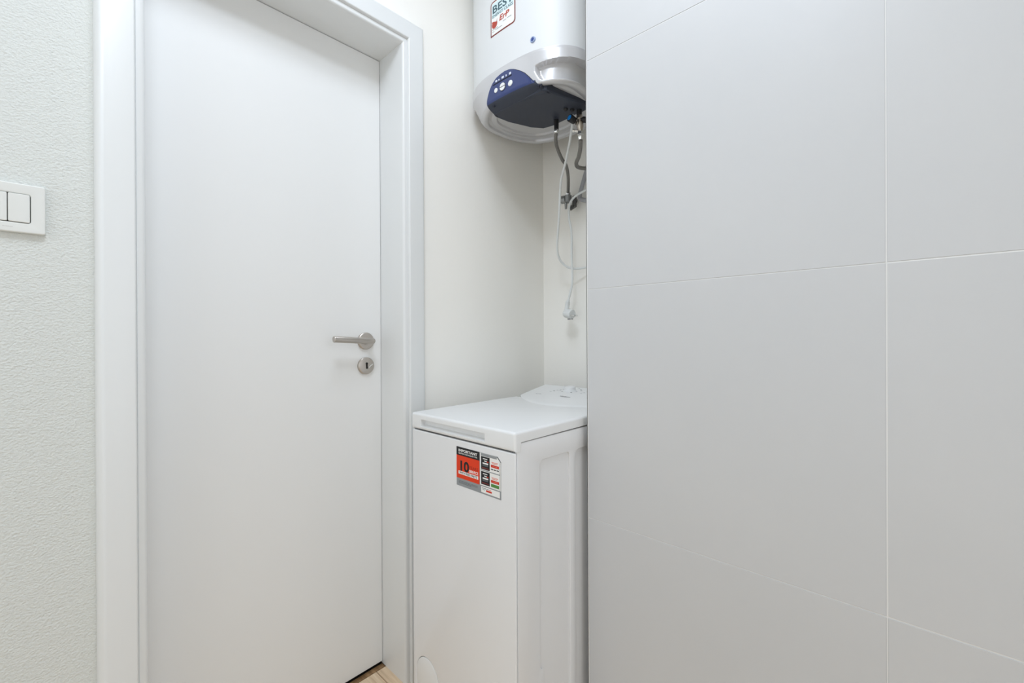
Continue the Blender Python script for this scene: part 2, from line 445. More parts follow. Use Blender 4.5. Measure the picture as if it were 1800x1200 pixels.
# front panel with the bulging arch-shaped filter cover cut into it
def yzM(x): return frame_matrix((x, 0, 0), (0, -1, 0), (0, 0, 1))     # local x runs to the viewer's right (-Y)
def Y(y): return -y
fc_c, fc_z, fc_r = 1.0000, 0.1275, 0.0500
def arch(r, z_low):
    return [(Y(fc_c)+r*math.cos(math.radians(t)), fc_z+r*math.sin(math.radians(t))) for t in range(0, 181, 10)] + [(Y(fc_c)-r, z_low), (Y(fc_c)+r, z_low)]
curve_plate('front_panel', [rrect(Y(Y1-0.001), Y(Y0+0.0005), 0.035, 0.8052, 0.004, 4), arch(fc_r, 0.045)], yzM(XF+0.0032), 0.0032, m_appl, wm, bev=0.0026, res=3)
curve_plate('filter_cover', [arch(fc_r-0.0012, 0.0462)], yzM(XF+0.0030), 0.0030, m_applp, wm, bev=0.0012, res=2)
# side panels: sheet with two long pressed recesses
def xzM(y): return frame_matrix((0, y, 0), (1, 0, 0), (0, 0, 1))
g1 = [(0.806, 0.773)] + [(0.806-0.0115*math.sin(math.radians(t)), 0.7600+0.0115*math.cos(math.radians(t))) for t in (20, 45, 70, 90)] + \
     [(0.7945, 0.285), (0.797, 0.277), (0.8055, 0.2715), (0.8085, 0.264), (0.8085, 0.09), (0.9165, 0.09)] + \
     [(0.9045+0.012*math.cos(math.radians(t)), 0.760+0.012*math.sin(math.radians(t))) for t in (0, 30, 60, 90)]
g2 = rrect(0.9390, 1.255, 0.09, 0.771, 0.018, 6)
so = [(XF+0.0075, 0.035), (XK-0.002, 0.035), (XK-0.002, 0.822), (XF+0.0195, 0.8265)] + [(XF+0.0195-0.012*math.sin(math.radians(t)), 0.8145+0.012*math.cos(math.radians(t))) for t in (30, 60, 90)]
curve_plate('side_panel', [so, g1, g2], xzM(Y0+0.0042), 0.0042, m_appl, wm, bev=0.0014, res=2)
curve_plate('side_panel', [rrect(XF+0.004, XK-0.002, 0.035, 0.822, 0.006)], xzM(Y1-0.0022), 0.0022, m_appl, wm, bev=0.001)
for yy, nm in ((Y0+0.0064, 'pressed_recess'),):
    curve_plate(nm, [g1], xzM(yy), 0.0012, m_appl, wm)
    curve_plate(nm, [g2], xzM(yy), 0.0012, m_appl, wm)
# lid: deep front lip, thin sides, with the grip slot cut in by a boolean
bm = bmesh.new()
pl = [(XF-0.002, 0.8085), (XF-0.002, 0.8535), (1.150, 0.8535), (1.150, 0.8285), (XF+0.0190, 0.8285), (XF+0.0165, 0.8085)]
a = [bm.verts.new((x, Y0-0.001, z)) for x, z in pl]; b = [bm.verts.new((x, Y1+0.001, z)) for x, z in pl]
bm.faces.new(a); bm.faces.new(b[::-1])
for i in range(len(pl)):
    j = (i+1) % len(pl); bm.faces.new((a[i], b[i], b[j], a[j]))
bmesh.ops.recalc_face_normals(bm, faces=bm.faces)
ed = [e for e in bm.edges if all(v.co.z > 0.85 for v in e.verts) or (all(v.co.x < XF+0.001 for v in e.verts))]
bmesh.ops.bevel(bm, geom=ed, offset=0.0075, segments=5, profile=0.55, affect='EDGES')
lid = from_bm('lid', bm, m_applp, wm, True, 30)
bm = bmesh.new()
yc0, yc1 = 0.7605, 1.0215
cut = [(XF-0.01, 0.8178), (XF-0.01, 0.8372), (XF+0.0115, 0.8378), (XF+0.0125, 0.8215), (XF+0.0020, 0.8172)]
a = [bm.verts.new((x, yc0, z)) for x, z in cut]; b = [bm.verts.new((x, yc1, z)) for x, z in cut]
bm.faces.new(a); bm.faces.new(b[::-1])
for i in range(len(cut)):
    j = (i+1) % len(cut); bm.faces.new((a[i], b[i], b[j], a[j]))
bmesh.ops.recalc_face_normals(bm, faces=bm.faces)
me = bpy.data.meshes.new('cutter'); bm.to_mesh(me); bm.free()
cutter = bpy.data.objects.new('cutter', me); COL.objects.link(cutter); cutter.parent = wm
bpy.context.view_layer.update()
md = lid.modifiers.new('cut', 'BOOLEAN'); md.operation = 'DIFFERENCE'; md.object = cutter; md.solver = 'EXACT'
dg = bpy.context.evaluated_depsgraph_get(); dg.update()
new = bpy.data.meshes.new_from_object(lid.evaluated_get(dg)); lid.modifiers.clear(); lid.data = new; new.name = 'lid'
bpy.data.objects.remove(cutter)

for p in new.polygons: p.use_smooth = True
new.set_sharp_from_angle(angle=math.radians(30))
# control console rising towards the back, with an arched front edge
def con_front(y):
    t = (y-0.8650)/0.2020
    return 1.055 + 0.118*abs(t)**1.8
def con_z(x, y):
    f = con_front(y); s = max(0.0, min(1.0, (x-f)/(XK-f)))
    e = min(1.0, min(y-(Y0-0.001), (Y1+0.001)-y)/0.010)
    return 0.8536 + (0.0275*s**0.85 + 0.0012*(1 if s > 0 else 0)) * (0.72+0.28*math.sqrt(max(0, e*(2-e))))
bm = bmesh.new(); NX, NY = 26, 40; grid = []
for j in range(NY+1):
    y = Y0-0.001 + (Y1-Y0+0.002)*(0.5-0.5*math.cos(math.pi*j/NY))
    f = con_front(y); row = []
    for i in range(NX+1):
        x = f + (XK-f)*i/NX; row.append(bm.verts.new((x, y, con_z(x, y) if i else 0.8530)))
    grid.append(row)
for j in range(NY):
    for i in range(NX): bm.faces.new((grid[j][i], grid[j][i+1], grid[j+1][i+1], grid[j+1][i]))
base = [[bm.verts.new((v.co.x, v.co.y, 0.828)) for v in r] for r in (grid[0], grid[-1])]
for r, br, fl_ in ((grid[0], base[0], 0), (grid[-1], base[1], 1)):
    for i in range(NX):
        q = (r[i], br[i], br[i+1], r[i+1]); bm.faces.new(q if fl_ else q[::-1])
bk = [bm.verts.new((XK, g[-1].co.y, 0.828)) for g in grid]
for j in range(NY): bm.faces.new((grid[j][-1], bk[j], bk[j+1], grid[j+1][-1]))
con = from_bm('control_console', bm, m_applp, wm, True, 40)
kx, ky = 1.255, 0.905
kn = lathe('program_knob', (kx, ky, con_z(kx, ky)-0.001), (-0.10, 0, 1), [(0, 0.0235), (0.003, 0.0235), (0.004, 0.0205), (0.0135, 0.0190), (0.0150, 0.0175), (0.0150, 0.001)], m_applp, wm, 40)
def conM(x, y, dz=0.0009):
    sl = (con_z(x+0.03, y)-con_z(x-0.03, y))/0.06
    return frame_matrix((x, y, con_z(x, y)+dz), (0, -1, 0), (1, 0, sl))
text('lettering', 'Whirlpool', 0.0115, conM(1.160, 0.881), m_print, con, bold=0.02, width=0.041)
def mark(x, y, w, h, m=m_printl):
    Mx = conM(x, y, 0.0007); return curve_plate('printed_mark', [[(0, 0), (w, 0), (w, h), (0, h)]], Mx, 0.0001, m, con)
mark(1.172, 0.994, 0.0075, 0.0030); mark(1.172, 0.984, 0.0045, 0.0022); mark(1.172, 0.978, 0.0085, 0.0034)
for k, (a, r) in enumerate([(t, 0.036 + 0.004*(t % 2)) for t in range(10)]):
    ang = math.radians(-60 + 33*a)
    mark(kx + r*math.sin(ang)*0.9, ky + r*math.cos(ang), 0.0055, 0.0042, m_print if a % 3 == 0 else m_printl)
for k in range(4): mark(1.215+0.012*k, 0.965-0.006*k, 0.0075, 0.0026, m_print if k == 1 else m_printl)
for k in range(3): mark(1.225+0.014*k, 0.842-0.003*k, 0.006, 0.0028)

# warranty sticker on the front panel
SY, SZ = 0.8676, 0.6905                                            # lower left corner as seen
SW, SH = 0.1605, 0.0985
sm = lambda d: frame_matrix((XF-0.0002-d, SY, SZ), (0, -1, 0), (0, 0, 1))
def quad(name, u0, v0, u1, v1, d, m, par, cut=None):
    pts = [(u0, v0), (u1, v0), (u1, v1), (u0, v1)] if not cut else [(u0, v0), (u1, v0), (u1, v1-cut), (u1-cut, v1), (u0, v1)]
    return curve_plate(name, [pts], sm(d), 0.00005, m, par)
stk = quad('sticker', 0, 0, SW, SH, 0.0, k_grey, wm, cut=0.011)
stk['label'] = 'orange, black and grey warranty sticker on the front'
U = lambda y: SY-y
e1, e2, e3 = 0.00015, 0.00028, 0.0004
quad('white_ground', U(0.7790), 0.0205, SW-0.0008, SH-0.0008, e1, k_white, stk, cut=0.011)
quad('grey_ground', U(0.7758), SH-0.0070, SW-0.0135, SH-0.0010, e2, k_grey, stk)
curve_plate('folded_corner', [[(SW-0.0150, SH+0.0001), (SW-0.0115, SH+0.0001), (SW+0.0001, SH-0.0110), (SW+0.0001, SH-0.0135)]], sm(e3), 0.00008, k_dgrey, stk)
quad('orange_block', 0, 0.0196, U(0.7808), 0.0775, e1, k_orange, stk)
quad('black_header', 0, 0.0772, U(0.7808), SH, e1, k_black, stk)
T = lambda u, v, d=e2: sm(d) @ Matrix.Translation((u, v, 0))
text('lettering', 'IMPORTANT', 0.0092, T(0.0078, 0.0868), k_white, stk, bold=0.028, width=0.0705)
text('lettering', 'REGISTER YOUR PRODUCT FOR', 0.0046, T(0.0082, 0.0812), k_white, stk, bold=0.01, width=0.0700)
text('lettering', '10', 0.0345, T(0.0085, 0.0402), k_black, stk, bold=0.035, width=0.0335)
text('lettering', 'YEARS', 0.0108, T(0.0485, 0.0500), k_dred, stk, width=0.0330)
text('lettering', 'SERVICE', 0.0092, T(0.0485, 0.0411), k_white, stk, bold=0.025, width=0.0330)
quad('white_bar', 0.0078, 0.0303, 0.0822, 0.0383, e2, k_white, stk)
text('lettering', 'WITH FREE PARTS', 0.0074, T(0.0118, 0.0319, e3), k_black, stk, bold=0.015, width=0.0660)
random.seed(7)
def fine_print(u0, v0, w, rows, pitch, m, d=e2, h=0.0011):
    for r in range(rows):
        u = u0
        while u < u0+w*(1 if r < rows-1 else 0.62):
            l = min(random.uniform(0.003, 0.008), u0+w-u)
            quad('print_line', u, v0-r*pitch, u+l, v0-r*pitch+h, d, m, stk); u += l+0.0011
fine_print(0.0090, 0.0128, 0.0710, 3, 0.0028, k_dgrey)
ub0, ub1 = U(0.7750), U(0.7450); uw0, uw1 = U(0.7416), U(0.7128)
for k, (b0, b1) in enumerate(((0.0595, 0.0905), (0.0232, 0.0545))):
    quad('black_panel', ub0, b0, ub1, b1, e2, k_black, stk)
    quad('print_line', ub0+0.0065, b1-0.0062, ub1-0.0080, b1-0.0042, e3, k_white, stk)
    quad('print_line', ub0+0.0110, b1-0.0115, ub1-0.0100, b1-0.0090, e3, k_white, stk)
    quad('print_line', ub0+0.0200, b1-0.0122, ub1-0.0040, b1-0.0100, e3, k_red, stk)
    quad('print_line', ub0+0.0055, b1-0.0178, ub1-0.0050, b1-0.0142, e3, k_white, stk)
    quad('print_line', ub0+0.0050, b1-0.0225, ub1-0.0050, b1-0.0195, e3, k_dgrey, stk)
    quad('print_line', ub0+0.0030, b1-0.0285, ub1-0.0030, b1-0.0262, e3, k_maroon, stk)
    quad('print_line', uw0+0.0030, b1-0.0090, uw1-0.0040, b1-0.0076, e3, k_salmon, stk)
    quad('print_line', uw0+0.0050, b1-0.0118, uw1-0.0070, b1-0.0104, e3, k_salmon, stk)
    quad('red_bar', uw0+0.0010, b1-0.0205, uw1-0.0010, b1-0.0142, e3, k_red, stk)
    quad('print_line', uw0+0.0070, b1-0.0180, uw1-0.0060, b1-0.0168, e3+0.0001, k_salmon, stk)
    if k == 0:
        for q in range(3): quad('print_line', uw0+0.0010+q*0.0094, b1-0.0262, uw0+0.0085+q*0.0094, b1-0.0240, e3, k_black, stk)
    else: quad('green_bar', uw0+0.0010, b1-0.0305, uw1-0.0010, b1-0.0232, e3, k_green, stk)
quad('divider', U(0.7758), 0.0560, SW-0.0035, 0.0582, e2, k_grey, stk); quad('divider', SW-0.0045, 0.0200, SW-0.0030, SH-0.0140, e2, k_grey, stk)
quad('white_footer', U(0.7752), 0.0035, SW-0.0045, 0.0178, e1, k_white, stk)
for q in range(4): quad('print_line', U(0.7720)+q*0.0082, 0.0135, U(0.7720)+q*0.0082+0.0068, 0.0150, e2, k_dgrey if q < 3 else k_salmon, stk)
quad('print_line', U(0.7700), 0.0102, U(0.7700)+0.008, 0.0114, e2, k_dgrey, stk)
quad('red_bar', U(0.7580), 0.0078, U(0.7380), 0.0120, e2, k_red, stk)
children_adopt(wm)

# ------------------------------------------------------------------ water heater
HXC, HYC, HB, HAF, HAB = 1.108, 0.9385, 0.2285, 0.150, 0.245
def sgnp(v, e): return math.copysign(abs(v)**e, v)
def ring_xy(t, k=1.0):
    c, s = math.cos(t), math.sin(t)
    n = 2.65 if c < 0 else 2.4
    a = HAF if c < 0 else HAB
    return HXC + k*a*sgnp(c, 2/n), HYC + k*HB*sgnp(s, 2/n)
def front_x(y, k=1.0):
    t = min(0.9999, abs((y-HYC)/(HB*k)))
    return HXC - HAF*k*(1-t**2.65)**(1/2.65)
wh = empty('water_heater', (HXC, HYC, 1.79))
tag(wh, 'white wall-hung electric water heater with a silver base and dark blue control panel', 'water heater')
NT = 288; TH = [2*math.pi*i/NT for i in range(NT)]
ZB = 1.9005
def surface(name, levels, m, parent, smooth=True):
    bm = bmesh.new(); rows = []
    for fn in levels: rows.append([bm.verts.new(fn(t)) for t in TH])
    for a, b in zip(rows, rows[1:]):
        for k in range(NT): bm.faces.new((a[k], a[(k+1) % NT], b[(k+1) % NT], b[k]))
    bm.faces.new(rows[0]); bm.faces.new(rows[-1][::-1])
    return from_bm(name, bm, m, parent, smooth, 42)
def lv(z, k): return lambda t: (*ring_xy(t, k), z)
surface('tank_body', [lv(ZB-0.012, 0.965), lv(ZB, 0.985)] + [lv(ZB+0.002+0.49*i/12, 0.985) for i in range(13)] + [lv(2.410, 0.965), lv(2.430, 0.90), lv(2.440, 0.75)], m_tank, wh)
# silver base: full-size upper band and front shield, scooped flanks, rim and stepped underside
PYC, PHW, PZ0, PZ1 = 0.9095, 0.1065, 1.792, 1.8795    # control panel centre, half width, base, crown
def sstep(a, b, x):
    t = max(0.0, min(1.0, (x-a)/(b-a))); return t*t*(3-2*t)
def scoop(t, z):
    x, y = ring_xy(t, 1.0)
    c = math.cos(t)
    # lateral distance from the shield's side edge; the edge spreads out upwards
    edge = 0.117 + 0.016*sstep(1.845, 1.805, z) + 0.24*sstep(1.852, 1.880, z)**1.5
    lat = abs(y-HYC) if c < 0 else 0.5
    if c < 0 and y > HYC: edge += 0.075            # the wing on the left runs on to the corner
    inside = sstep(edge, edge+0.022, lat)
    vert = sstep(1.8825, 1.866, z) * sstep(1.806, 1.820, z)
    return 0.115*inside*vert
def taper(t):                                       # 1 at the wall side and the left flank, 0 at the front right
    x, y = ring_xy(t, 1.0)
    return max(0.5+0.5*math.cos(t), sstep(0.02, 0.20, y-HYC))
def base_k(z):
    def f(t):
        k = 0.996 if z > ZB-0.004 else 1.004
        if z < 1.8656: k -= 0.150*taper(t)*(1.8656-z)/0.058
        k -= 0.016*sstep(1.814, 1.803, z)**2
        return (*ring_xy(t, k - scoop(t, z)), z)
    return f
def rim(kf, z):
    def f(t): return (*ring_xy(t, (0.988-0.158*taper(t))*kf), z)
    return f
zl = [ZB+0.0005, ZB-0.002, ZB-0.005, 1.892] + [1.890-0.0015*i for i in range(58)]
surface('base_cover', [base_k(z) for z in zl] + [rim(0.990, 1.8022), rim(0.965, 1.8008), rim(0.925, 1.8008), rim(0.905, 1.8025), rim(0.895, 1.8095), rim(0.83, 1.8115), rim(0.81, 1.8085), rim(0.73, 1.8080), rim(0.715, 1.8140), rim(0.40, 1.8150)], m_silver, wh)
# navy control panel: arched face that rolls under into the bottom plate
P_L = [(1.780, 1.0040), (1.790, 1.0080), (1.803, 1.0115), (1.8207, 1.0099), (1.836, 1.0040), (1.8508, 0.9953), (1.8647, 0.9815), (1.8741, 0.9657), (1.8785, 0.9450), (PZ1, 0.9300)]
P_R = [(1.780, 0.7990), (1.7935, 0.8069), (1.803, 0.8173), (1.8275, 0.8374), (1.8446, 0.8529), (1.8588, 0.8721), (1.871, 0.8939), (1.8765, 0.9085), (1.8790, 0.9200), (PZ1, 0.9290)]
def interp(tab, z):
    if z <= tab[0][0]: return tab[0][1]
    for (z0, v0), (z1, v1) in zip(tab, tab[1:]):
        if z <= z1: return v0+(v1-v0)*(z-z0)/(z1-z0)
    return tab[-1][1]
def panel_surface(off, grow, name, m, zlow):
    bm = bmesh.new(); rows = []; NU = 36
    zz = [PZ1+grow - (PZ1+grow-1.812)*(i/30)**1.6 for i in range(31)]
    def row(z, x_off, zq):
        yr, yl = interp(P_R, z)-grow, interp(P_L, z)+grow
        return [bm.verts.new((front_x(yr+(yl-yr)*j/NU, 1.004)-off+x_off, yr+(yl-yr)*j/NU, zq)) for j in range(NU+1)]
    for z in zz: rows.append(row(min(PZ1-0.00001, max(1.812, z-grow*0.6)), 0.0, z))
    for dx, dz in ((0.002, -0.006), (0.007, -0.012), (0.016, -0.0185), (0.026, -0.0235), (0.034, -0.0265)):
        rows.append(row(1.812+dz, dx, 1.812+dz+zlow))
    rows.append([bm.verts.new((v.co.x+0.02, v.co.y, 1.800)) for v in rows[-1]])
    for a_, b_ in zip(rows, rows[1:]):
        for j in range(NU): bm.faces.new((a_[j], a_[j+1], b_[j+1], b_[j]))
    for side in (0, NU):                     # close the wedge under the base at both ends
        prev = None
        for r in rows[-7:]:
            q = bm.verts.new((r[side].co.x, r[side].co.y, 1.8130))
            if prev is not None: bm.faces.new((prev[0], r[side], q, prev[1]))
            prev = (r[side], q)
    for side in (0, NU):                     # skirt back into the base so the panel has thickness
        prev = None
        for r in rows[:-1]:
            q = bm.verts.new((r[side].co.x+0.012, r[side].co.y, r[side].co.z))
            if prev is not None: bm.faces.new((prev[0], r[side], q, prev[1]))
            prev = (r[side], q)
    return from_bm(name, bm, m, wh, True, 50)
panel_surface(0.0012, 0.0016, 'panel_edge', m_lip, 0.0006)
pn = panel_surface(0.0026, 0.0, 'control_panel', m_navy, 0.0)
pn.data.materials.append(m_slate)
for p in pn.data.polygons:
    if p.center.z < 1.8085: p.material_index = 1
def on_panel(y, z, d=0.0): return (front_x(y, 1.004)-0.0027-d, y, z)
for y, z, r in ((0.9660, 1.8350, 0.0072), (0.9045, 1.8335, 0.0088)):
    lathe('button', on_panel(y, z, -0.001), (-1, 0, 0), [(0, r), (0.0022, r), (0.0030, r*0.85), (0.0030, 0.0003)], m_button, pn, 24)
lathe('button_ring', on_panel(0.9365, 1.8350, -0.001), (-1, 0, 0), [(0, 0.0128), (0.0016, 0.0128), (0.0016, 0.0003)], m_lip, pn, 32)
for s_ in (1, -1):
    hp = [(0.0108*math.cos(math.radians(t)), s_*(0.0014+0.0098*math.sin(math.radians(t)))) for t in range(0, 181, 15)]
    x, y, z = on_panel(0.9365, 1.8350, 0.0014)
    curve_plate('rocker_button', [hp], frame_matrix((x, y, z), (0, -1, 0), (0, 0, 1)), 0.0012, m_button, pn)
for (y, z, w, h) in ((0.9685, 1.8635, 0.0085, 0.0060), (0.9545, 1.8630, 0.0040, 0.0050), (0.9410, 1.8640, 0.0100, 0.0065), (0.9235, 1.8635, 0.0040, 0.0060), (0.9095, 1.8635, 0.0085, 0.0070)):
    xx, yy, zc = on_panel(y, z, 0.0004)
    curve_plate('icon', [rrect(0, w, -h/2, h/2, min(w, h)*0.3, 3)], frame_matrix((xx, yy, zc), (0, -1, 0), (0, 0, 1)), 0.0003, m_icon, pn)
bm = bmesh.new(); bm_tube(bm, [on_panel(0.9790-0.0080*i, 1.8565, 0.0) for i in range(11)], 0.0016, 8)
from_bm('display_slot', bm, m_lip, pn)
for y in (0.8115, 0.8045, 0.9850):
    x = front_x(y, 1.004)+0.004
    lathe('screw_hole', (x+0.0045, y, 1.7985), (-0.75, 0, -0.65), [(0, 0.0035), (0.0065, 0.0035), (0.0065, 0.0003)], m_lip, pn, 14)
# dark plate under the base
pp = [(0.984, 1.006), (0.986, 0.812), (1.000, 0.800), (1.060, 0.789), (1.135, 0.775), (1.168, 0.776), (1.186, 0.789), (1.190, 0.815), (1.186, 0.835), (1.192, 0.870), (1.196, 0.930), (1.188, 0.966), (1.150, 0.989), (1.060, 1.012), (1.000, 1.014)]
def plate_z(x): return 1.7858+0.012*max(0, (x-0.985)/0.21)
bm = bmesh.new()
lo = [bm.verts.new((x, y, plate_z(x))) for x, y in pp]
lo2 = [bm.verts.new((HXC+(x-HXC)*1.012, HYC+(y-HYC-0.01)*1.012+0.01, plate_z(x)+0.003)) for x, y in pp]
hi = [bm.verts.new((HXC+(x-HXC)*1.012, HYC+(y-HYC-0.01)*1.012+0.01, 1.812)) for x, y in pp]
bm.faces.new(lo); bm.faces.new(hi[::-1])
for i in range(len(pp)):
    j = (i+1) % len(pp)
    bm.faces.new((lo[i], lo2[i], lo2[j], lo[j])); bm.faces.new((lo2[i], hi[i], hi[j], lo2[j]))
from_bm('bottom_plate', bm, m_slate, wh, True, 30)['label'] = 'dark slate-blue plate under the base'
# indicator light on the tank
iy, iz = 0.8265, 1.9345; ix = front_x(iy, 0.985)
il = lathe('indicator_light', (ix+0.002, iy, iz), (-1, 0, 0), [(0, 0.0088), (0.0040, 0.0088), (0.0055, 0.0076), (0.0052, 0.0055), (0.0030, 0.0048), (0.0030, 0.0003)], m_dotring, wh, 32)
lathe('lens', (ix-0.0005, iy, iz), (-1, 0, 0), [(0, 0.0045), (0.0018, 0.0042), (0.0032, 0.0028), (0.0036, 0.0003)], m_dot, il, 24)
# energy sticker, bent to the tank front
EY0, EZ0, EW, EH = 0.9955, 2.0140, 0.1075, 0.1090
def warp_at(d):
    def w(x, y, z): 
        yy = EY0-x; return Vector((front_x(yy, 0.985)-d-z, yy, EZ0+y))
    return w
def bent(name, loop, d, m, par):
    """thin print following the tank: the loop is filled, sliced into columns and bent"""
    o = curve_plate(name, [loop], Matrix(), 0.00006, m, None)
    me = o.data; bm = bmesh.new(); bm.from_mesh(me)
    xs_ = [v.co.x for v in bm.verts]; x0, x1 = min(xs_), max(xs_); n = max(1, int((x1-x0)/0.009))
    for i in range(1, n):
        bmesh.ops.bisect_plane(bm, geom=bm.verts[:]+bm.edges[:]+bm.faces[:], plane_co=(x0+(x1-x0)*i/n, 0, 0), plane_no=(1, 0, 0))
    f = warp_at(d)
    for v in bm.verts: v.co = f(v.co.x, v.co.y, v.co.z)
    bm.to_mesh(me); bm.free()
    for p in me.polygons: p.use_smooth = False
    o.parent = par; return o
def erect(x0, x1, y0, y1, rbl, r): 
    out = []
    for cx, cy, a0, rr in ((x1-r, y1-r, 0, r), (x0+r, y1-r, 90, r), (x0+rbl, y0+rbl, 180, rbl), (x1-r, y0+r, 270, r)):
        for i in range(6):
            a = math.radians(a0+90*i/5); out.append((cx+rr*math.cos(a), cy+rr*math.sin(a)))
    return out
es = bent('sticker', erect(0, EW, 0, EH, 0.0015, 0.011), 0.0002, k_maroon, wh); es['label'] = 'white energy class sticker with a dark red border'
bent('white_ground', erect(0.0040, EW-0.0040, 0.0045, EH-0.0040, 0.001, 0.0085), 0.0004, k_white, es)
bent('pale_band', [(0.0065, 0.0560), (EW-0.0065, 0.0560), (EW-0.0065, EH-0.0075), (0.0065, EH-0.0075)], 0.0006, k_pale, es)
def etext(s, size, u, v, w, m, bold, d=0.0008, shear=0.0):
    f = warp_at(d); return text('lettering', s, size, None, m, es, bold=bold, width=w, warp=lambda x, y, z: f(x+u, y+v, z), shear=shear)
etext('BEST', 0.0330, 0.0085, 0.0705, 0.0890, k_teal, 0.022)
etext('ENERGY CLASS', 0.0120, 0.0085, 0.0575, 0.0880, k_teal, 0.012)
etext('ErP', 0.0230, 0.0390, 0.0350, 0.0430, k_brick, 0.025, shear=0.2)
leaf = [(0.0190+0.0125*math.cos(math.radians(t)), 0.0350+0.0125*math.sin(math.radians(t))) for t in range(150, 391, 20)] + [(0.0330, 0.0490), (0.0270, 0.0400), (0.0140, 0.0450), (0.0070, 0.0460)]
bent('leaf_mark', leaf, 0.0008, k_brick, es)
for u, v, w in ((0.0085, 0.0130, 0.010), (0.0225, 0.0150, 0.030), (0.0560, 0.0260, 0.014), (0.0740, 0.0270, 0.018), (0.0085, 0.0200, 0.026)):
    bent('print_line', [(u, v), (u+w, v), (u+w, v+0.0014), (u, v+0.0014)], 0.0008, k_grey, es)
# pipe stubs with black sleeves
for nm, x, y, z0, r in (('pipe_sleeve', 1.170, 0.8955, 1.7610, 0.0078), ('pipe_sleeve', 1.170, 0.8032, 1.7795, 0.0085)):
    tube(nm, [(x, y, 1.800), (x, y, z0)], r, m_rubber, wh, 20)
for x, y in ((1.130, 0.8270), (1.150, 0.8160)):
    lathe('cable_gland', (x, y, plate_z(x)+0.002), (0, 0, -1), [(0, 0.0070), (0.005, 0.0070), (0.0085, 0.0040), (0.0085, 0.0003)], m_rubber, wh, 18)
box('wall_bracket', 1.345, XB-0.0005, HYC-0.10, HYC+0.10, 1.98, 2.05, m_tank, wh, bev=0.003)
children_adopt(wh)

# ------------------------------------------------------------------ pipes, hoses and cables in the niche
sv = empty('safety_valve', (1.170, 0.8005, 1.780))
tag(sv, 'nickel safety valve with a black knob and bright blue cap under the water heater', 'valve')
lathe('valve_body', (1.170, 0.8028, 1.7798), (0, -0.07, -1), [(0, 0.0075), (0.004, 0.0100), (0.013, 0.0100), (0.015, 0.0078), (0.022, 0.0078), (0.026, 0.0110), (0.040, 0.0112), (0.046, 0.0085), (0.058, 0.0085), (0.058, 0.001)], m_nickel, sv, 24)
lathe('branch', (1.170, 0.8000, 1.7500), (-0.75, 0.45, 0.10), [(0, 0.0060), (0.014, 0.0060), (0.014, 0.001)], m_nickel, sv, 18)
kd = Vector((-0.93, 0.16, 0.20)).normalized(); k0 = Vector((1.1640, 0.8165, 1.7625))
kb = lathe('knob', k0, kd, [(0, 0.0085), (0.002, 0.0108), (0.0225, 0.0118), (0.0240, 0.0112), (0.0245, 0.0090), (0.0245, 0.0005)], m_rubber, sv, 28)
lathe('blue_cap', k0+kd*0.0240, kd, [(0, 0.0082), (0.0012, 0.0080), (0.0014, 0.0060), (0.0022, 0.0058), (0.0022, 0.0004)], m_blue, kb, 24)
lathe('relief_spout', (1.170, 0.8000, 1.7655), (0.35, -0.90, -0.28), [(0, 0.0060), (0.008, 0.0060), (0.009, 0.0090), (0.024, 0.0095), (0.024, 0.001)], m_rubber, sv, 20)
lathe('test_spout', (1.168, 0.8060, 1.7290), (-0.55, 0.80, 0.12), [(0, 0.0042), (0.012, 0.0042), (0.013, 0.0055), (0.018, 0.0055), (0.018, 0.001)], m_chrome, sv, 18)
children_adopt(sv)

hs = empty('flexible_hose', (1.28, 0.95, 1.69))
tag(hs, 'braided steel hose curving from the heater down to the angle valve', 'hose', 'braided hoses under the heater')
lathe('coupling_nut', (1.170, 0.8955, 1.7625), (0, 0, -1), [(0, 0.0092), (0.006, 0.0098), (0.009, 0.0085), (0.012, 0.0062), (0.012, 0.001)], m_chrome, hs, 6)

tube('braided_sleeve', smooth_path([(1.1700, 0.8957, 1.7540), (1.1800, 0.9060, 1.7440), (1.2007, 0.9206, 1.7360), (1.2314, 0.9355, 1.7250), (1.2621, 0.9411, 1.7035), (1.2929, 0.9461, 1.6910), (1.3236, 0.9597, 1.6674), (1.3543, 0.9808, 1.6442), (1.3850, 1.0046, 1.6240)], 8), 0.0060, m_braid, hs, 14)
lathe('coupling_nut', (1.3850, 1.0046, 1.6330), (0, 0, -1), [(0, 0.0065), (0.005, 0.0075), (0.006, 0.0100), (0.016, 0.0100), (0.016, 0.001)], m_chrome, hs, 6)
children_adopt(hs)
h2 = empty('flexible_hose', (1.26, 0.86, 1.68))
tag(h2, 'braided steel hose bending sideways from the nickel safety valve towards the tiled partition', 'hose', 'braided hoses under the heater')
lathe('coupling_nut', (1.170, 0.7985, 1.7240), (0, 0, -1), [(0, 0.0105), (0.009, 0.0108), (0.010, 0.0090), (0.018, 0.0095), (0.024, 0.0066), (0.026, 0.0066), (0.026, 0.001)], m_chrome, h2, 6)
tube('braided_sleeve', smooth_path([(1.1700, 0.7980, 1.7000), (1.1780, 0.8040, 1.6920), (1.1971, 0.8183, 1.6834), (1.2243, 0.8438, 1.6726), (1.2514, 0.8721, 1.6690), (1.2786, 0.8863, 1.6667), (1.3057, 0.8831, 1.6683), (1.3329, 0.8770, 1.6752), (1.3700, 0.8500, 1.6850), (1.4270, 0.8300, 1.6880)], 8), 0.0066, m_braid, h2, 14)
children_adopt(h2)

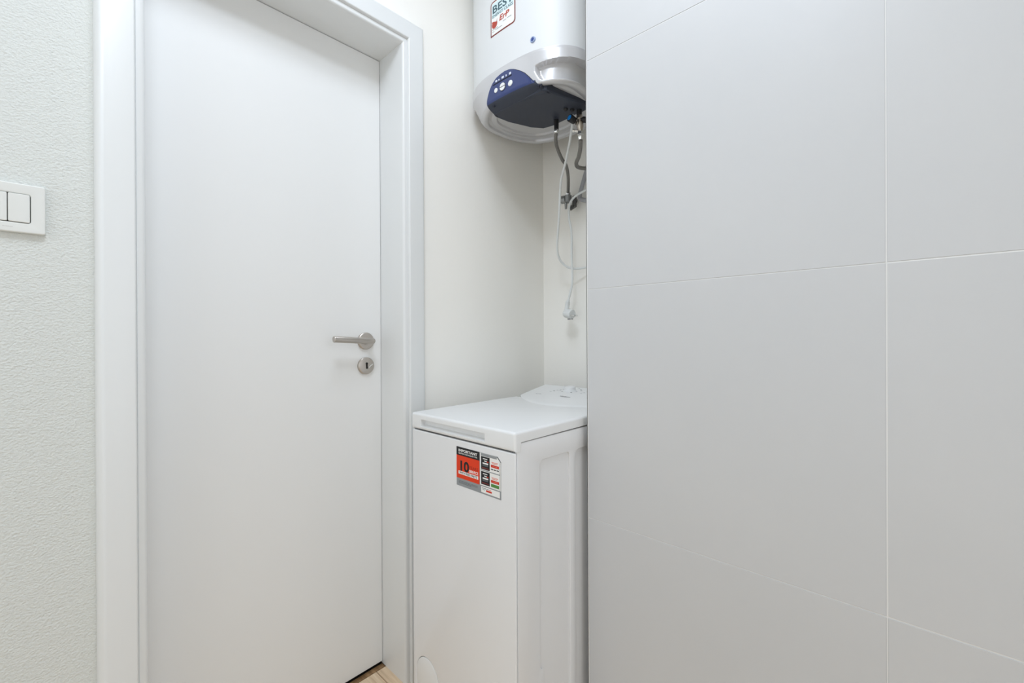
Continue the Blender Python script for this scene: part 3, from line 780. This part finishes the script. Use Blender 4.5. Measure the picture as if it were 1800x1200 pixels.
av = empty('angle_valve', (XB, 1.0100, 1.6060))
tag(av, 'dull grey angle valve on the back wall with a hexagonal nut', 'valve')
lathe('valve_body', (1.3850, 1.0050, 1.6180), (0, 0, -1), [(0, 0.0105), (0.003, 0.0145), (0.026, 0.0145), (0.029, 0.0110), (0.029, 0.001)], m_zinc, av, 20)
lathe('hex_nut', (1.3830, 1.0130, 1.6030), (-0.25, 0.97, 0), [(0, 0.0120), (0.002, 0.0160), (0.018, 0.0160), (0.021, 0.0130), (0.021, 0.001)], m_zinc, av, 8)
lathe('wall_pipe', (1.3860, 1.0050, 1.6040), (1, 0, 0), [(0, 0.0085), (0.036, 0.0085), (0.0361, 0.0200), (0.0438, 0.0220), (0.0438, 0.001)], m_chrome, av, 24)
tube('spindle', [(1.3840, 1.0140, 1.5920), (1.3840, 1.0145, 1.5660)], [0.0060, 0.0042], m_zinc, av, 12)
Lp = [(-0.9895, 1.6120), (-0.9740, 1.6150), (-0.9740, 1.5690), (-1.0010, 1.5600), (-1.0010, 1.5770), (-0.9895, 1.5790)]
curve_plate('lever', [Lp], yzM(1.3960), 0.0040, m_darkzinc, av, bev=0.001)
box('lever_arm', 1.388, 1.397, 0.984, 1.006, 1.570, 1.577, m_darkzinc, av)
children_adopt(av)

gp = tube('drain_pipe', smooth_path([(1.4000, 0.8700, 1.8300), (1.4000, 0.9030, 1.7680), (1.4000, 0.9289, 1.6971), (1.4000, 0.9472, 1.6474), (1.4000, 0.9590, 1.6150), (1.4000, 0.9600, 1.6010), (1.4000, 0.9520, 1.5930), (1.4000, 0.9350, 1.5860), (1.4000, 0.8900, 1.5710)], 6), 0.0082, m_greypipe, None, 16)
tag(gp, 'bent grey plastic drain pipe beside the tiled partition under the heater', 'pipe')

pc = empty('power_cord', (1.36, 0.96, 1.40))
tag(pc, 'white power cord hanging in a loop under the heater with an unplugged plug', 'power cord')
cA = [(1.1500, 0.8160, 1.7790), (1.1620, 0.8225, 1.7650), (1.1871, 0.8497, 1.7313), (1.2043, 0.8716, 1.7016), (1.2214, 0.8987, 1.6599), (1.2386, 0.9277, 1.6225), (1.2557, 0.9459, 1.5805), (1.2729, 0.9630, 1.5159), (1.2900, 0.9816, 1.4598), (1.3071, 0.9990, 1.4123), (1.3243, 1.0082, 1.3772), (1.3414, 1.0051, 1.3530), (1.3586, 0.9909, 1.3337), (1.3757, 0.9687, 1.3266), (1.3929, 0.9440, 1.3279), (1.4000, 0.9143, 1.3352),
      (1.4000, 0.8650, 1.3650), (1.3900, 0.8350, 1.4500), (1.3800, 0.8400, 1.5700), (1.3720, 0.8750, 1.6150)]
cB = [(1.3650, 0.9287, 1.6065), (1.3650, 0.9571, 1.5980), (1.3650, 0.9769, 1.5829), (1.3650, 0.9864, 1.5587), (1.3650, 0.9853, 1.5171), (1.3650, 0.9775, 1.4830), (1.3650, 0.9737, 1.4389), (1.3650, 0.9741, 1.3738), (1.3650, 0.9718, 1.3084), (1.3650, 0.9733, 1.2651), (1.3650, 0.9828, 1.2311), (1.3650, 0.9920, 1.2020)]
tube('cable', smooth_path(cA + cB, 6), 0.0042, m_cable, pc, 12)
pb = Vector((1.3650, 0.9980, 1.1560)); pax = Vector((-0.15, -0.97, -0.16)).normalized()
plug = lathe('plug_body', pb, pax, [(-0.010, 0.010), (-0.009, 0.0140), (-0.002, 0.0175), (0.028, 0.0180), (0.030, 0.0172), (0.030, 0.001)], m_cable, pc, 28)
tube('strain_relief', [(1.3650, 0.9905, 1.2075), (1.3650, 0.9945, 1.1940), (1.3650, 0.9965, 1.1850), (1.3650, 0.9985, 1.1660)], [0.0060, 0.0080, 0.0088, 0.0095], m_cable, plug, 14)
for k in range(3):
    tube('grip_ring', [(1.3650, 0.9925+0.0016*k, 1.2005-0.0062*k), (1.3650, 0.9931+0.0016*k, 1.1985-0.0062*k)], 0.0092, m_cable, plug, 14)
side = pax.cross(Vector((0, 0, 1))).normalized()
for s_ in (-1, 1):
    q = pb + pax*0.029 + side*0.0095*s_ + Vector((0, 0, -0.003))
    tube('pin', [q, q+pax*0.017, q+pax*0.019], [0.0024, 0.0024, 0.0014], m_chrome, plug, 10)
for s_ in (-1, 1):
    q = pb + Vector((0, 0, 0.0178*s_))
    bx = box('earth_contact', q.x-0.003, q.x+0.003, q.y-0.027, q.y-0.005, q.z-0.0012-(0.004 if s_ < 0 else 0.0), q.z+0.0012-(0.004 if s_ < 0 else 0.0), m_hole if s_ < 0 else m_chrome, plug)
children_adopt(pc)
